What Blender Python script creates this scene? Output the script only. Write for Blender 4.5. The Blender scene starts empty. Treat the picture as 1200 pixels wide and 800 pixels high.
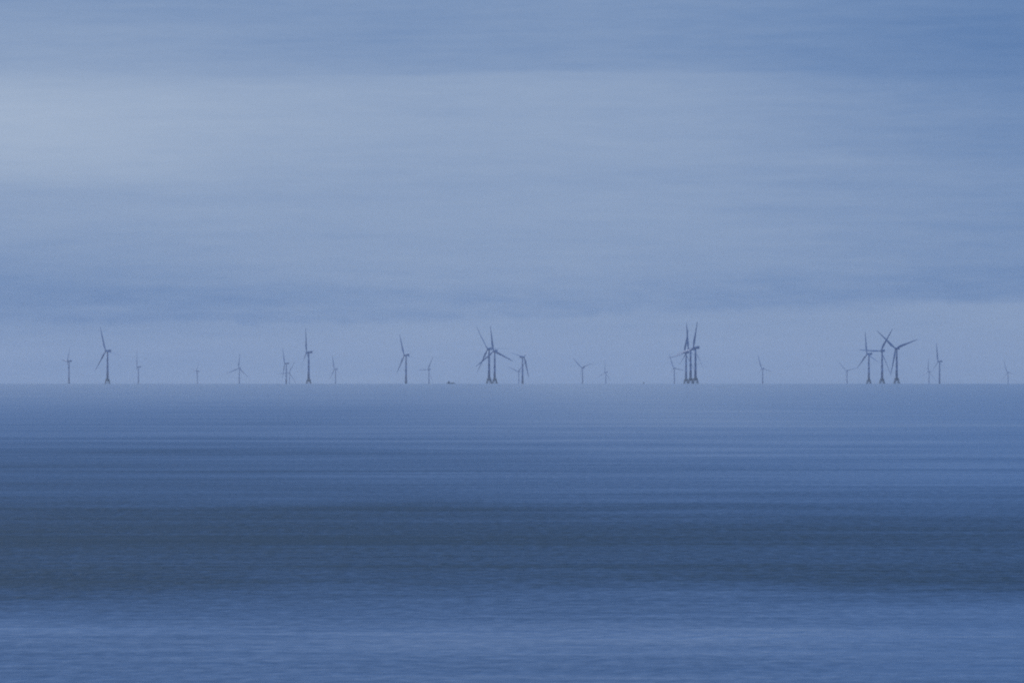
import bpy, bmesh, math
from mathutils import Vector, Matrix

# ---------------------------------------------------------------- scene basics
scene = bpy.context.scene
col = scene.collection
R_EARTH = 7.433e6          # effective radius with normal refraction, metres
CAM_H = 10.0
F_PX = 200.0 / 36.0 * 1200  # focal length in photograph pixels
DIP = math.sqrt(2 * CAM_H / R_EARTH)
ROTOR_R = 82.0
HUB_Z = 105.0
rad = math.radians

scene.view_settings.view_transform = 'Standard'
scene.view_settings.look = 'None'
scene.view_settings.gamma = 1.0
scene.view_settings.use_curve_mapping = False
scene.view_settings.exposure = 0.0
scene.cycles.use_denoising = False
scene.cycles.max_bounces = 6
scene.cycles.volume_bounces = 1
scene.cycles.pixel_filter_type = 'BLACKMAN_HARRIS'
scene.cycles.filter_width = 2.0


# ---------------------------------------------------------------- node helper
class Nodes:
    def __init__(self, tree):
        self.t = tree
        self.n = tree.nodes
        self.l = tree.links

    def new(self, kind, **kw):
        nd = self.n.new(kind)
        for k, v in kw.items():
            setattr(nd, k, v)
        return nd

    def put(self, sock, v):
        if isinstance(v, (int, float)):
            sock.default_value = v
        elif isinstance(v, (tuple, list)):
            sock.default_value = v
        else:
            self.l.new(v, sock)

    def m(self, op, a, b=None, c=None, clamp=False):
        nd = self.new('ShaderNodeMath', operation=op, use_clamp=clamp)
        for i, v in enumerate((a, b, c)):
            if v is not None:
                self.put(nd.inputs[i], v)
        return nd.outputs[0]

    def add(self, a, b): return self.m('ADD', a, b)
    def sub(self, a, b): return self.m('SUBTRACT', a, b)
    def mul(self, a, b): return self.m('MULTIPLY', a, b)
    def div(self, a, b): return self.m('DIVIDE', a, b)

    def step(self, v, a, b, lo=0.0, hi=1.0):
        nd = self.new('ShaderNodeMapRange', interpolation_type='SMOOTHSTEP')
        self.put(nd.inputs['Value'], v)
        self.put(nd.inputs['From Min'], a)
        self.put(nd.inputs['From Max'], b)
        self.put(nd.inputs['To Min'], lo)
        self.put(nd.inputs['To Max'], hi)
        return nd.outputs['Result']

    def lin(self, v, a, b, lo=0.0, hi=1.0):
        nd = self.new('ShaderNodeMapRange', interpolation_type='LINEAR', clamp=True)
        self.put(nd.inputs['Value'], v)
        for k, x in (('From Min', a), ('From Max', b), ('To Min', lo), ('To Max', hi)):
            self.put(nd.inputs[k], x)
        return nd.outputs['Result']

    def gauss(self, v, c, s):
        d = self.div(self.sub(v, c), s)
        return self.m('POWER', math.e, self.mul(self.mul(d, d), -1.0))

    def vec(self, x, y, z=0.0):
        nd = self.new('ShaderNodeCombineXYZ')
        self.put(nd.inputs[0], x)
        self.put(nd.inputs[1], y)
        self.put(nd.inputs[2], z)
        return nd.outputs[0]

    def noise(self, v, scale=1.0, detail=4.0, rough=0.5, dist=0.0):
        nd = self.new('ShaderNodeTexNoise', noise_dimensions='3D')
        self.l.new(v, nd.inputs['Vector'])
        nd.inputs['Scale'].default_value = scale
        nd.inputs['Detail'].default_value = detail
        nd.inputs['Roughness'].default_value = rough
        nd.inputs['Distortion'].default_value = dist
        return nd.outputs['Fac']

    def curve(self, v, lo, hi, pts):
        """piecewise curve: pts are (x, value 0..1) over lo..hi"""
        t = self.lin(v, lo, hi)
        nd = self.new('ShaderNodeFloatCurve')
        self.l.new(t, nd.inputs['Value'])
        cu = nd.mapping.curves[0]
        pts = sorted(((x - lo) / (hi - lo), y) for x, y in pts)
        while len(cu.points) < len(pts):
            cu.points.new(0.5, 0.5)
        for p, (x, y) in zip(cu.points, pts):
            p.location = (x, y)
            p.handle_type = 'AUTO_CLAMPED'
        nd.mapping.update()
        return nd.outputs['Value']

    def ramp(self, v, stops):
        nd = self.new('ShaderNodeValToRGB')
        self.l.new(v, nd.inputs['Fac'])
        el = nd.color_ramp.elements
        while len(el) < len(stops):
            el.new(0.5)
        for e, (p, c) in zip(el, stops):
            e.position = p
            e.color = (*c, 1.0)
        return nd.outputs['Color']

    def mixc(self, f, a, b):
        nd = self.new('ShaderNodeMix', data_type='RGBA')
        self.put(nd.inputs[0], f)
        self.put(nd.inputs[6], a)
        self.put(nd.inputs[7], b)
        return nd.outputs[2]

    def mixf(self, f, a, b):
        nd = self.new('ShaderNodeMix', data_type='FLOAT')
        self.put(nd.inputs[0], f)
        self.put(nd.inputs[2], a)
        self.put(nd.inputs[3], b)
        return nd.outputs[0]


# ---------------------------------------------------------------- sky
SUN_EL, SUN_AZ = rad(24), rad(-42)   # behind the cloud, ahead and to the left

world = bpy.data.worlds.new("World")
scene.world = world
world.use_nodes = True
N = Nodes(world.node_tree)
for nd in list(N.n):
    N.n.remove(nd)
out = N.new('ShaderNodeOutputWorld')
bg = N.new('ShaderNodeBackground')
bg.inputs['Strength'].default_value = 0.1
N.l.new(bg.outputs[0], out.inputs['Surface'])
tc = N.new('ShaderNodeTexCoord')
sep = N.new('ShaderNodeSeparateXYZ')
N.l.new(tc.outputs['Generated'], sep.inputs[0])
DEG = 180 / math.pi
el = N.mul(N.m('ARCSINE', sep.outputs[2]), DEG)
az = N.mul(N.m('ARCTAN2', sep.outputs[0], sep.outputs[1]), DEG)


def EL(y):   # photograph row to elevation in degrees
    return ((449 - y) / F_PX - DIP) * DEG


# slow drift of the cloud layers, long along the horizon
wv = N.vec(N.mul(az, 0.28), N.mul(el, 1.3), 3.7)
warp = N.mul(N.sub(N.noise(wv, 1.0, 4.0, 0.55), 0.5), 0.26)
elw = N.add(el, warp)
LO, HI = -0.2, 4.0
left = N.curve(elw, LO, HI, [(EL(y), s) for y, s in (
    (449, .24), (430, .25), (395, .31), (372, .30), (345, .29), (305, .38), (260, .52), (225, .62), (190, .80),
    (140, .92), (110, .86), (90, .72), (75, .60), (50, .57), (20, .47), (0, .40))])
mid = N.curve(elw, LO, HI, [(EL(y), s) for y, s in (
    (449, .42), (430, .45), (395, .50), (372, .46), (352, .45), (325, .49), (300, .53), (250, .57), (190, .60),
    (140, .66), (105, .64), (91, .60), (82, .43), (60, .38), (30, .38), (0, .40))])
right = N.curve(elw, LO, HI, [(EL(y), s) for y, s in (
    (449, .42), (430, .50), (390, .56), (362, .54), (345, .36), (318, .33), (300, .36), (240, .34), (190, .30),
    (140, .24), (100, .23), (92, .20), (82, .11), (60, .09), (30, .10), (0, .11))])
wl = N.step(az, -5.2, -0.4, 1.0, 0.0)
wr = N.step(az, 0.4, 5.4)
s = N.add(N.mul(left, wl), N.add(N.mul(right, wr), N.mul(mid, N.sub(N.sub(1.0, wl), wr))))
# streaks of stratus
st1 = N.noise(N.vec(N.mul(az, 0.35), N.mul(el, 4.0), 1.3), 1.0, 5.0, 0.6)
st2 = N.noise(N.vec(N.mul(az, 0.8), N.mul(el, 11.0), 8.1), 1.0, 4.0, 0.6)
st3 = N.noise(N.vec(N.mul(az, 2.6), N.mul(el, 14.0), 2.2), 1.0, 5.0, 0.65)
s = N.add(s, N.mul(N.sub(st1, 0.5), 0.30))
s = N.add(s, N.mul(N.sub(st2, 0.5), 0.12))
s = N.add(s, N.mul(N.sub(st3, 0.5), 0.12))
# low ragged cloud base with a scalloped lower edge
edge = N.add(N.add(EL(378), N.mul(N.step(az, -2.0, 5.0), 0.15)),
             N.mul(N.sub(N.noise(N.vec(N.mul(az, 1.0), 0.0, 5.5), 1.0, 5.0, 0.6), 0.5), 0.46))
mott = N.noise(N.vec(N.mul(az, 1.1), N.mul(el, 6.5), 7.7), 1.0, 5.0, 0.62)
band = N.mul(N.step(N.sub(el, edge), -0.02, 0.07), N.step(N.sub(el, edge), 0.10, 0.62, 1.0, 0.0))
s = N.sub(s, N.mul(band, N.add(0.11, N.mul(N.sub(mott, 0.5), 0.5))))
cloud = N.ramp(s, [(0.0, (.092, .190, .405)), (0.25, (.152, .254, .462)), (0.5, (.232, .330, .516)),
                   (0.75, (.298, .393, .560)), (1.0, (.370, .462, .612))])
# thicker, dimmer cloud overhead and away from the hidden sun
high = N.step(el, 3.5, 14.0)
cloud = N.mixc(high, cloud, (.176, .338, .690, 1))
hv = N.noise(tc.outputs['Generated'], 2.2, 5.0, 0.55)
dim = N.mul(N.add(0.75, N.mul(hv, 0.5)), N.step(N.m('ABSOLUTE', az), 60.0, 170.0, 1.0, 0.62))
dim = N.mixf(high, N.step(N.m('ABSOLUTE', az), 40.0, 170.0, 1.0, 0.62), dim)
vm = N.new('ShaderNodeVectorMath', operation='SCALE')
N.l.new(cloud, vm.inputs[0])
N.l.new(N.mul(dim, 10.0), vm.inputs[3])
sky = N.new('ShaderNodeTexSky', sky_type='NISHITA', sun_disc=False,
            sun_elevation=SUN_EL, sun_rotation=SUN_AZ, air_density=1.0, dust_density=0.6, ozone_density=3.0)
fin = N.mixc(0.985, sky.outputs[0], vm.outputs[0])
N.l.new(fin, bg.inputs['Color'])

sun_data = bpy.data.lights.new("sun", 'SUN')
sun_data.energy = 1.2
sun_data.angle = rad(25)
sun_data.color = (1.0, 0.97, 0.92)
sun = bpy.data.objects.new("sun", sun_data)
col.objects.link(sun)
d = Vector((math.sin(SUN_AZ) * math.cos(SUN_EL), math.cos(SUN_AZ) * math.cos(SUN_EL), math.sin(SUN_EL)))
sun.rotation_euler = (-d).to_track_quat('-Z', 'Y').to_euler()
sun.location = d * 500

# ---------------------------------------------------------------- camera
cam_data = bpy.data.cameras.new("camera")
cam_data.lens = 200
cam_data.sensor_width = 36
cam_data.clip_start = 0.5
cam_data.clip_end = 200000
cam = bpy.data.objects.new("camera", cam_data)
col.objects.link(cam)
cam.location = (0, 0, CAM_H)
cam.rotation_euler = (rad(90) + math.atan(49.3 / F_PX) - DIP, 0, 0)
scene.camera = cam


# ---------------------------------------------------------------- materials
def material(name):
    mt = bpy.data.materials.new(name)
    mt.use_nodes = True
    nn = Nodes(mt.node_tree)
    return mt, nn, nn.n['Principled BSDF']


def painted(name, c, rough, dirt):
    mt, nn, p = material(name)
    co = nn.new('ShaderNodeTexCoord').outputs['Object']
    mp = nn.new('ShaderNodeMapping')
    mp.inputs['Scale'].default_value = (1.0, 1.0, 0.12)
    nn.l.new(co, mp.inputs[0])
    f = nn.noise(mp.outputs[0], 0.6, 5.0, 0.6)
    nn.put(p.inputs['Base Color'], nn.mixc(nn.step(f, 0.45, 0.75), (*c, 1), (*[x * dirt for x in c], 1)))
    p.inputs['Roughness'].default_value = rough
    return mt


M_TOWER = painted('blue_tinted_steel_paint', (.11, .22, .43), .5, .75)  # blue cast of the light put into the base colour of grey steel
M_BLADE = painted('blue_tinted_blade_gelcoat', (.11, .22, .43), .45, .85)  # same blue light cast in the blade base colour
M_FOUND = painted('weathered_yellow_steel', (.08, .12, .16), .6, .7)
M_HULL = painted('dark_hull_paint', (.03, .04, .06), .5, .7)
M_CABIN = painted('grey_cabin_paint', (.16, .17, .18), .5, .7)
M_GLASS = painted('dark_wheelhouse_glass', (.01, .012, .015), .1, .9)
M_BUOY = painted('dark_green_buoy_paint', (.02, .06, .04), .55, .6)


def sea_material():
    mt, n, p = material('sea_water')
    co = n.new('ShaderNodeTexCoord').outputs['Object']
    sp = n.new('ShaderNodeSeparateXYZ')
    n.l.new(co, sp.inputs[0])
    x, y = sp.outputs[0], sp.outputs[1]
    dist = n.m('SQRT', n.add(n.mul(x, x), n.mul(y, y)))
    # wandering edges of wind lanes
    w = n.noise(n.vec(n.mul(x, .035), n.mul(y, .02), 0.0), 1.0, 5.0, .6)
    lane = n.noise(n.vec(n.mul(x, .007), n.mul(y, .024), 4.0), 1.0, 9.0, .70)
    logd = n.mul(n.m('LOGARITHM', n.m('MAXIMUM', dist, 20.0), 10.0), 1.0)
    logw = n.add(logd, n.mul(n.sub(w, .5), .16))

    def LD(py):
        return math.log10(CAM_H / ((py - 449) / F_PX + DIP * .5))
    # breeze ruffling and dark reflections put into the colour, by distance off the shore
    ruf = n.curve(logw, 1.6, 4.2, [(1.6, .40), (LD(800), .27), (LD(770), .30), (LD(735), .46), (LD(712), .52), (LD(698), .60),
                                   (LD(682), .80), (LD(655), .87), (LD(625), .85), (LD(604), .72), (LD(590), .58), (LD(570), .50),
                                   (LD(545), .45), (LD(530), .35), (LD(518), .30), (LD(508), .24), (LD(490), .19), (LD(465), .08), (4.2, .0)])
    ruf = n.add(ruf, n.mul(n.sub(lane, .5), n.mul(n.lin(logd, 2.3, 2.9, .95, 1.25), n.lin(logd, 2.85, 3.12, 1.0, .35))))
    # small cat's paws, and a wind that is fresher on the left
    paws = n.noise(n.vec(n.mul(x, 1.3), n.mul(y, .60), 2.0), 1.0, 3.0, .6)
    ruf = n.add(ruf, n.mul(n.sub(paws, .5), n.mixf(n.m('MINIMUM', n.m('MAXIMUM', ruf, 0.0), 1.0), .30, 1.1)))
    slick = n.noise(n.vec(n.mul(x, .035), n.mul(y, .19), 6.0), 1.0, 4.0, .6)
    ruf = n.add(ruf, n.mul(n.sub(slick, .5), n.lin(logd, 2.45, 2.95, .42, .2)))
    ruf = n.sub(ruf, n.mul(n.lin(x, -45.0, 45.0, -.14, .14), n.lin(logd, 2.9, 3.4, 1.0, .3)))
    ruf = n.m('MINIMUM', n.m('MAXIMUM', ruf, 0.0), 1.0)
    # waves: several octaves, crests lying roughly along the shore
    v = n.vec(n.mul(x, .30), y, 0.0)
    h1 = n.noise(v, .11, 3.0, .5)
    h2 = n.noise(n.vec(n.mul(x, .35), y, 9.0), .55, 6.0, .52)
    h = n.add(n.mul(h1, n.mixf(ruf, .9, 2.4)), n.mul(h2, n.mixf(ruf, .07, .42)))
    bump = n.new('ShaderNodeBump')
    bump.inputs['Strength'].default_value = 1.0
    bump.inputs['Distance'].default_value = 0.25
    n.l.new(h, bump.inputs['Height'])
    n.l.new(bump.outputs[0], p.inputs['Normal'])
    n.put(p.inputs['Base Color'], n.mixc(ruf, (.044, .114, .258, 1), (.013, .046, .064, 1)))  # water tone varies; darker reflections of ruffled bands painted into the base colour
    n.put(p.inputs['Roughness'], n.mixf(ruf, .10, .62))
    p.inputs['IOR'].default_value = 1.333
    return mt


# ---------------------------------------------------------------- mesh helpers
def link(name, bm, mat, parent=None, smooth=True):
    me = bpy.data.meshes.new(name)
    bmesh.ops.recalc_face_normals(bm, faces=bm.faces)
    bm.to_mesh(me)
    bm.free()
    me.materials.append(mat)
    if smooth:
        for f in me.polygons:
            f.use_smooth = True
    o = bpy.data.objects.new(name, me)
    col.objects.link(o)
    if parent:
        o.parent = parent
    return o


def rings(bm, secs, cap=True):
    """secs: lists of points of equal length, lofted in order"""
    rows = [[bm.verts.new(p) for p in s] for s in secs]
    k = len(rows[0])
    for a, b in zip(rows, rows[1:]):
        for i in range(k):
            bm.faces.new((a[i], a[(i + 1) % k], b[(i + 1) % k], b[i]))
    if cap:
        bm.faces.new(list(reversed(rows[0])))
        bm.faces.new(rows[-1])


def lathe(bm, prof, seg=20, axis='Z', off=(0, 0, 0)):
    secs = []
    for r, z in prof:
        row = []
        for i in range(seg):
            a = 2 * math.pi * i / seg
            c, s_ = r * math.cos(a), r * math.sin(a)
            p = (c, s_, z) if axis == 'Z' else (c, z, s_)
            row.append((p[0] + off[0], p[1] + off[1], p[2] + off[2]))
        secs.append(row)
    rings(bm, secs)


def tube(bm, a, b, r, seg=8):
    a, b = Vector(a), Vector(b)
    q = (b - a).to_track_quat('Z', 'Y')
    secs = []
    for p in (a, b):
        secs.append([p + q @ Vector((r * math.cos(2 * math.pi * i / seg), r * math.sin(2 * math.pi * i / seg), 0)) for i in range(seg)])
    rings(bm, secs)


def box(bm, c, s, bevel=0.0):
    g = bmesh.ops.create_cube(bm, size=1.0, matrix=Matrix.Translation(c) @ Matrix.Diagonal((*s, 1)))
    if bevel:
        es = {e for v in g['verts'] for e in v.link_edges}
        bmesh.ops.bevel(bm, geom=list(es), offset=bevel, segments=3, affect='EDGES', profile=.5)


def empty(name, loc, rz=0.0):
    o = bpy.data.objects.new(name, None)
    col.objects.link(o)
    o.location = loc
    o.rotation_euler = (0, 0, rz)
    o.empty_display_size = 1
    return o


def tag(o, label=None, cat=None, group=None, kind=None):
    for k, v in (('label', label), ('category', cat), ('group', group), ('kind', kind)):
        if v:
            o[k] = v


# ---------------------------------------------------------------- the sea
def build_sea():
    bm = bmesh.new()
    seg = 400
    rs = [6.0]
    while rs[-1] < 40000:
        rs.append(rs[-1] * 1.04)
    prev = None
    c = bm.verts.new((0, 0, 0))
    for r in rs:
        row = [bm.verts.new((r * math.sin(2 * math.pi * i / seg), r * math.cos(2 * math.pi * i / seg), -r * r / (2 * R_EARTH)))
               for i in range(seg)]
        for i in range(seg):
            j = (i + 1) % seg
            if prev is None:
                bm.faces.new((c, row[j], row[i]))
            else:
                bm.faces.new((prev[i], prev[j], row[j], row[i]))
        prev = row
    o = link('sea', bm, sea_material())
    tag(o, 'dark blue sea streaked with wind lanes up to the horizon', None, None, 'structure')
    return o


sea = build_sea()

# ---------------------------------------------------------------- haze
bm = bmesh.new()
HB, HT = -112.0, 205.0
box(bm, (0, 0, (HB + HT) / 2), (84000, 84000, HT - HB))
mh = bpy.data.materials.new('sea_haze')
mh.use_nodes = True
nh = Nodes(mh.node_tree)
for nd in list(nh.n):
    nh.n.remove(nd)
oh = nh.new('ShaderNodeOutputMaterial')
pv = nh.new('ShaderNodeVolumePrincipled')
pv.inputs['Color'].default_value = (.86, .91, .94, 1)
pv.inputs['Density'].default_value = 2.4e-5
pv.inputs['Anisotropy'].default_value = 0.5
nh.l.new(pv.outputs[0], oh.inputs['Volume'])
haze = link('haze', bm, mh, smooth=False)
tag(haze, 'thin blue sea haze over the water', None, None, 'stuff')


# ---------------------------------------------------------------- turbine prototypes
def blade_bm():
    bm = bmesh.new()
    st = ((.025, 3.2, 3.2, 0), (.07, 3.2, 3.1, 4), (.13, 4.3, 2.5, 12), (.21, 5.9, 1.9, 13), (.30, 5.4, 1.4, 10), (.42, 4.4, 1.0, 7),
          (.56, 3.5, .75, 5), (.70, 2.8, .55, 3), (.84, 2.1, .38, 1), (.94, 1.45, .25, 0), (.985, .8, .14, 0), (1.0, .25, .06, 0))
    secs = []
    for t, ch, th, tw in st:
        row = []
        round_ = max(0.0, min(1.0, (.15 - t) / .09))
        for i in range(16):
            a = 2 * math.pi * i / 16
            px = math.cos(a) * ch * 1.2 / 2
            taper = 1 if round_ else 1
            py = math.sin(a) * th / 2 * (1 - (1 - round_) * .75 * max(0, -math.cos(a)) ** 1.2)
            px -= (1 - round_) * ch * .18
            c, s_ = math.cos(rad(tw)), math.sin(rad(tw))
            row.append((px * c - py * s_, px * s_ + py * c - 3.2 * t ** 2.2, t * ROTOR_R))
        secs.append(row)
    rings(bm, secs)
    return bm


def nacelle_bm():
    bm = bmesh.new()
    box(bm, (0, 4.0, HUB_Z + .4), (6.6, 17.0, 6.8), 1.1)
    box(bm, (0, 9.2, HUB_Z + 4.4), (5.8, 5.6, 1.1), .15)      # hoist deck at the rear
    for sx in (-2.7, 2.7):
        tube(bm, (sx, 6.6, HUB_Z + 6.2), (sx, 11.8, HUB_Z + 6.2), .12, 6)
        for yy in (6.6, 9.2, 11.8):
            tube(bm, (sx, yy, HUB_Z + 4.8), (sx, yy, HUB_Z + 6.2), .10, 6)
    lathe(bm, ((2.3, -3.2), (2.4, -3.9), (2.2, -4.6)), 20, 'Y', (0, -.7, HUB_Z))
    return bm


def hub_bm():
    bm = bmesh.new()
    prof = ((2.5, -5.2), (2.9, -5.9), (3.0, -7.2), (2.9, -8.2), (2.4, -9.4), (1.6, -10.3), (.7, -10.8), (.1, -10.95))
    lathe(bm, prof, 20, 'Y', (0, 0, HUB_Z))
    return bm


def tower_bm(z0):
    bm = bmesh.new()
    z1 = HUB_Z - 3.0
    prof = []
    for k in range(5):
        t = k / 4
        z = z0 + (z1 - z0) * t
        r = 3.7 + (2.45 - 3.7) * t
        prof.append((r, z))
        if 0 < k < 4:
            prof += [(r + .12, z + .05), (r + .12, z + .35), (r, z + .4)]
    lathe(bm, prof, 24)
    return bm


def jacket_bm():
    bm = bmesh.new()
    top, bot = 16.0, -6.0
    leg = {}
    for sx in (-1, 1):
        for sy in (-1, 1):
            a, b = Vector((sx * 4.2, sy * 4.2, top)), Vector((sx * 8.6, sy * 8.6, bot))
            leg[sx, sy] = (a, b)
            tube(bm, a, b, 1.2, 10)
    order = [(-1, -1), (1, -1), (1, 1), (-1, 1)]
    for i in range(4):
        (a0, b0), (a1, b1) = leg[order[i]], leg[order[(i + 1) % 4]]
        tube(bm, a0.lerp(b0, .12), a1.lerp(b1, .97), .26, 7)
        tube(bm, a1.lerp(b1, .12), a0.lerp(b0, .97), .25, 7)
    return bm


def transition_bm():
    bm = bmesh.new()
    lathe(bm, ((3.2, 10.5), (4.9, 12.8), (4.1, 18.5), (3.85, 20.5)), 20)
    for sx in (-1, 1):
        for sy in (-1, 1):
            tube(bm, (sx * 2.0, sy * 2.0, 16.6), (sx * 4.6, sy * 4.6, 15.6), 1.25, 8)
    return bm


def railing(bm, half, z):
    cs = [(-half, -half), (half, -half), (half, half), (-half, half)]
    for i in range(4):
        a, b = cs[i], cs[(i + 1) % 4]
        for dz in (.6, 1.2):
            tube(bm, (*a, z + dz), (*b, z + dz), .07, 5)
        for k in range(5):
            t = k / 5
            px, py = a[0] + (b[0] - a[0]) * t, a[1] + (b[1] - a[1]) * t
            tube(bm, (px, py, z), (px, py, z + 1.2), .07, 5)


def platform_bm(half, z):
    bm = bmesh.new()
    box(bm, (0, 0, z), (half * 2, half * 2, .7))
    railing(bm, half - .15, z + .35)
    return bm


def monopile_bm():
    bm = bmesh.new()
    lathe(bm, ((3.6, -8.0), (3.6, 8.6), (3.9, 9.0), (3.9, 13.0)), 24)
    for sx in (-.9, .9):
        tube(bm, (sx, -4.9, -4), (sx, -4.9, 8.4), .22, 6)
    for k in range(12):
        tube(bm, (-.9, -4.9, -3 + k), (.9, -4.9, -3 + k), .09, 5)
    for zz in (1.5, 6.5):
        for sx in (-.9, .9):
            tube(bm, (sx, -4.9, zz), (sx, -3.2, zz), .15, 6)
    return bm


def round_platform_bm(z):
    bm = bmesh.new()
    lathe(bm, ((3.55, z - .9), (6.4, z - .3), (6.4, z + .25), (3.55, z + .25)), 24)
    for i in range(16):
        a = 2 * math.pi * i / 16
        tube(bm, (6.2 * math.cos(a), 6.2 * math.sin(a), z + .25), (6.2 * math.cos(a), 6.2 * math.sin(a), z + 1.45), .07, 5)
        b = 2 * math.pi * (i + 1) / 16
        for dz in (.85, 1.45):
            tube(bm, (6.2 * math.cos(a), 6.2 * math.sin(a), z + dz), (6.2 * math.cos(b), 6.2 * math.sin(b), z + dz), .06, 5)
    return bm


def make_turbine(jacket):
    root = empty('wind_turbine', (0, 0, 0))
    if jacket:
        link('jacket_foundation', jacket_bm(), M_FOUND, root)
        link('transition_piece', transition_bm(), M_FOUND, root)
        link('platform', platform_bm(5.6, 16.2), M_FOUND, root, False)
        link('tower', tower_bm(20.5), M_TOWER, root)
    else:
        link('monopile_foundation', monopile_bm(), M_FOUND, root)
        link('platform', round_platform_bm(9.6), M_FOUND, root, False)
        link('tower', tower_bm(13.0), M_TOWER, root)
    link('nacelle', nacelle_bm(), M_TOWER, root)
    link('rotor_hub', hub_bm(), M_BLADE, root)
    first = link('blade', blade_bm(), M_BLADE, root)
    for k in (1, 2):
        c = first.copy()
        col.objects.link(c)
        c.parent = root
    for ch in root.children:
        if ch.name.startswith('blade'):
            ch.location = (0, -7.3, HUB_Z)
    return root


def copy_tree(o, parent=None):
    c = o.copy()
    col.objects.link(c)
    c.parent = parent
    for ch in o.children:
        copy_tree(ch, c)
    return c


def sea_point(px, dist):
    a = math.atan((px - 600) / F_PX)
    x, y = dist * math.sin(a), dist * math.cos(a)
    return Vector((x, y, -dist * dist / (2 * R_EARTH))), a


def hub_distance(hp):
    lo, hi = 12000.0, 42000.0
    for _ in range(60):
        m_ = (lo + hi) / 2
        v = F_PX * ((HUB_Z - CAM_H - m_ * m_ / (2 * R_EARTH)) / m_ + DIP)
        lo, hi = (m_, hi) if v > hp else (lo, m_)
    return lo


NEAR = 'near wind turbines on lattice foundations'
FAR = 'distant wind turbines with their feet below the horizon'
# tower x, hub y in the photograph; foreshortening of the rotor; clockwise angle of one blade; side of the rotor; jacket?; blade pitch; label
TURBINES = [
    (126.0, 411.5, .62, -21, 1, 1, 80, 'big wind turbine near the left edge, on splayed lattice legs, between two small distant ones'),
    (361.7, 413.0, .20, -2, 1, 1, 30, 'big wind turbine seen edge on, one blade straight up, right of two crossed small ones'),
    (573.1, 409.0, .82, -33, 1, 1, 90, 'left of the crossed pair of big turbines beside the workboat, blade leaning far left'),
    (579.7, 411.5, .85, -7, 1, 1, 0, 'right of the crossed pair of big turbines beside the workboat, blade pointing right'),
    (804.0, 413.2, .66, -104, 1, 1, 20, 'leftmost and lowest of the tight trio of big turbines, long blade reaching left'),
    (809.3, 409.3, .42, -8, 1, 1, 51, 'middle one of the tight trio of big turbines, one blade almost upright'),
    (815.0, 407.6, .57, 17, 1, 1, 20, 'rightmost and tallest of the tight trio of big turbines right of the buoy'),
    (1018.2, 415.0, .56, -10, 1, 1, 85, 'left and lowest of three spaced big turbines at right, one blade hanging down left'),
    (1033.7, 411.3, .85, -88, 1, 1, 30, 'middle of three spaced big turbines at right, one blade lying level to the left'),
    (1050.8, 408.5, .86, -49, 1, 1, 0, 'right of three spaced big turbines at right, open Y rotor facing the viewer'),
    (80.8, 423.3, .32, -84, 1, 0, 0, 'leftmost turbine on the horizon, mid sized, with short level blade like a T'),
    (162.2, 430.0, .22, 2, 1, 0, 24, 'small distant turbine with upright blade just right of the leftmost big turbine'),
    (231.3, 435.0, .38, -78, 1, 0, 0, 'small low turbine standing alone, blade to the left like a T, left part of horizon'),
    (280.4, 431.3, .85, 8, 1, 0, 0, 'small distant turbine, one blade upright and one sloping left, near crossed small pair'),
    (335.5, 426.0, .20, -150, 1, 0, 45, 'taller and nearer of the crossed pair of small turbines left of a big one'),
    (339.2, 436.8, .98, -94, 1, 0, 20, 'lower and farther of the crossed pair of small turbines, level blade reaching left'),
    (393.2, 432.5, .45, -17, 1, 0, 66, 'small distant turbine with blade leaning left, right of the big edge on turbine'),
    (475.8, 416.3, .52, -24, 1, 0, 80, 'tall single turbine left of the workboat with platform at the waterline'),
    (502.6, 433.0, .72, -91, 1, 0, 25, 'small distant turbine beside the workboat, level blade pointing left'),
    (612.3, 418.3, .62, 160, -1, 0, 46, 'tall turbine whose rotor faces right, long blade hanging down right'),
    (608.0, 435.3, .72, -70, 1, 0, 10, 'small low turbine in front of the one whose rotor faces right'),
    (682.7, 431.0, .75, -49, 1, 0, 49, 'small distant turbine with blades in a Y, first one right of the right facing turbine'),
    (709.8, 436.3, .58, 7, 1, 0, 0, 'small low turbine with one blade upright, next on the left of the buoy'),
    (790.2, 431.5, .90, -20, 1, 0, 40, 'small distant turbine just left of the tight trio of big turbines'),
    (893.7, 432.0, .74, -20, 1, 0, 45, 'small distant turbine alone in the gap right of the tight trio of big turbines'),
    (992.6, 434.5, .90, -46, 1, 0, 60, 'small distant turbine with open Y blades just left of the three spaced big ones'),
    (1088.7, 435.5, .68, 5, 1, 0, 15, 'small low turbine right of the three spaced big ones, left of a taller companion'),
    (1101.0, 423.6, .45, -10, 1, 0, 47, 'mid sized turbine with blade leaning left, second from the right edge'),
    (1181.3, 436.6, .80, -22, 1, 0, 66, 'rightmost turbine on the horizon, small and low, close to the right edge'),
]
protos = {}
for px, hy, c, a, side, jk, pitch, label in TURBINES:
    if jk not in protos:
        protos[jk] = t = make_turbine(jk)
    else:
        t = copy_tree(protos[jk])
    dist = hub_distance(449.4 - hy)
    p, view = sea_point(px, dist)
    psi = side * math.acos(c) + view
    t.location = p
    t.rotation_euler = (0, 0, -psi)
    tag(t, label, 'wind turbine', NEAR if jk else FAR)
    k = 0
    for ch in t.children:
        nm = ch.name.split('.')[0]
        if nm == 'blade':
            ch.rotation_mode = 'ZYX'
            ch.rotation_euler = (0, rad(a + 120 * k), rad(pitch))
            k += 1
        elif nm in ('jacket_foundation', 'transition_piece', 'platform', 'monopile_foundation'):
            ch.rotation_euler = (0, 0, psi + rad(14))


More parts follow.
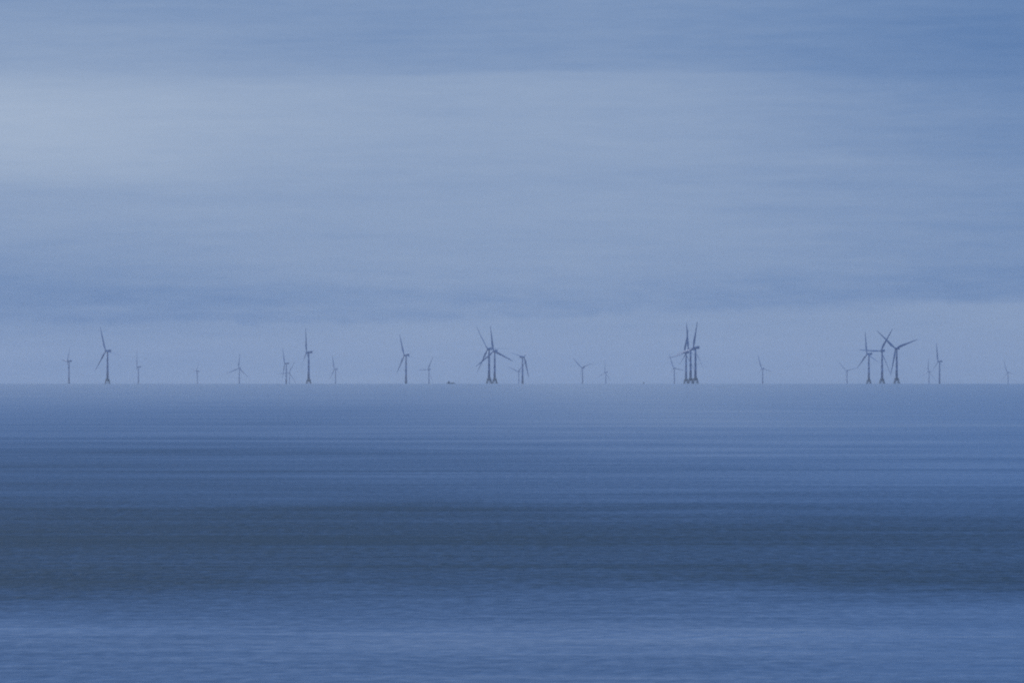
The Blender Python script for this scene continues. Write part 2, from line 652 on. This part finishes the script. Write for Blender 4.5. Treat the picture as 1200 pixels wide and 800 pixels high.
# ---------------------------------------------------------------- workboat
def hull_bm():
    bm = bmesh.new()
    secs = []
    # bow to the left (-x)
    for x, w, top in ((-11.2, .15, 3.1), (-10.0, 1.2, 2.9), (-8.0, 2.2, 2.6), (-4.5, 3.0, 2.1), (0, 3.2, 1.8), (6, 3.1, 1.8), (10.4, 2.9, 1.9)):
        row = [(x, -w, top), (x + .1, -w * .97, .6), (x + .5, -w * .75, -.8), (x + .5, w * .75, -.8), (x + .1, w * .97, .6), (x, w, top)]
        secs.append(row)
    rings(bm, secs)
    return bm


boat = empty('workboat', (0, 0, 0))
link('hull', hull_bm(), M_HULL, boat, False)
bm = bmesh.new()
box(bm, (-5.6, 0, 3.3), (5.4, 4.4, 3.0), .25)
box(bm, (-5.9, 0, 5.55), (3.6, 3.6, 1.7), .25)
link('wheelhouse', bm, M_CABIN, boat, False)
bm = bmesh.new()
for sy in (-1, 1):
    for k in range(3):
        box(bm, (-7.0 + k * 1.15, sy * 1.82, 5.7), (.85, .06, .8))
for k in range(3):
    box(bm, (-7.72, -1.1 + k * 1.1, 5.7), (.06, .85, .8))
link('window', bm, M_GLASS, boat, False)
bm = bmesh.new()
tube(bm, (-5.3, 0, 6.3), (-5.1, 0, 9.4), .14)
tube(bm, (-5.2, -1.3, 8.0), (-5.2, 1.3, 8.0), .08)
link('mast', bm, M_CABIN, boat)
bm = bmesh.new()
box(bm, (3.4, 0, 2.35), (6.5, 3.2, 1.3), .15)
box(bm, (8.4, 0, 2.2), (1.8, 3.6, 1.0), .15)
link('deck_cargo', bm, M_HULL, boat, False)
p, view = sea_point(528.6, 14800)
boat.location = p + Vector((0, 0, 0.0))
boat.rotation_euler = (0, 0, -view)
tag(boat, 'small dark workboat on the horizon left of the crossed pair of big turbines', 'boat')

# ---------------------------------------------------------------- buoy
buoy = empty('navigation_buoy', (0, 0, 0))
bm = bmesh.new()
lathe(bm, ((.9, -.9), (1.45, -.5), (1.5, .5), (1.25, .8), (.4, .9)), 20)
link('float', bm, M_BUOY, buoy)
bm = bmesh.new()
for i in range(4):
    q = math.pi / 4 + math.pi / 2 * i
    tube(bm, (1.05 * math.cos(q), 1.05 * math.sin(q), .8), (.45 * math.cos(q), .45 * math.sin(q), 3.1), .12)
    q2 = q + math.pi / 2
    for z, r in ((1.6, .85), (2.4, .64)):
        tube(bm, (r * math.cos(q), r * math.sin(q), z), (r * math.cos(q2), r * math.sin(q2), z), .08)
for i in range(4):
    box(bm, (0, 0, 2.05 + .001 * i), (.9, .06, 1.5)) if i == 0 else None
box(bm, (0, 0, 2.05), (.06, .9, 1.49))
link('lattice_tower', bm, M_BUOY, buoy)
bm = bmesh.new()
lathe(bm, ((.35, 3.1), (.35, 3.5), (.22, 3.6), (.22, 3.9), (.05, 4.0)), 14)
link('lamp', bm, M_GLASS, buoy)
p, view = sea_point(754.4, 11200)
buoy.location = p
tag(buoy, 'tiny dark buoy on the horizon between a low turbine and the tight trio', 'buoy')
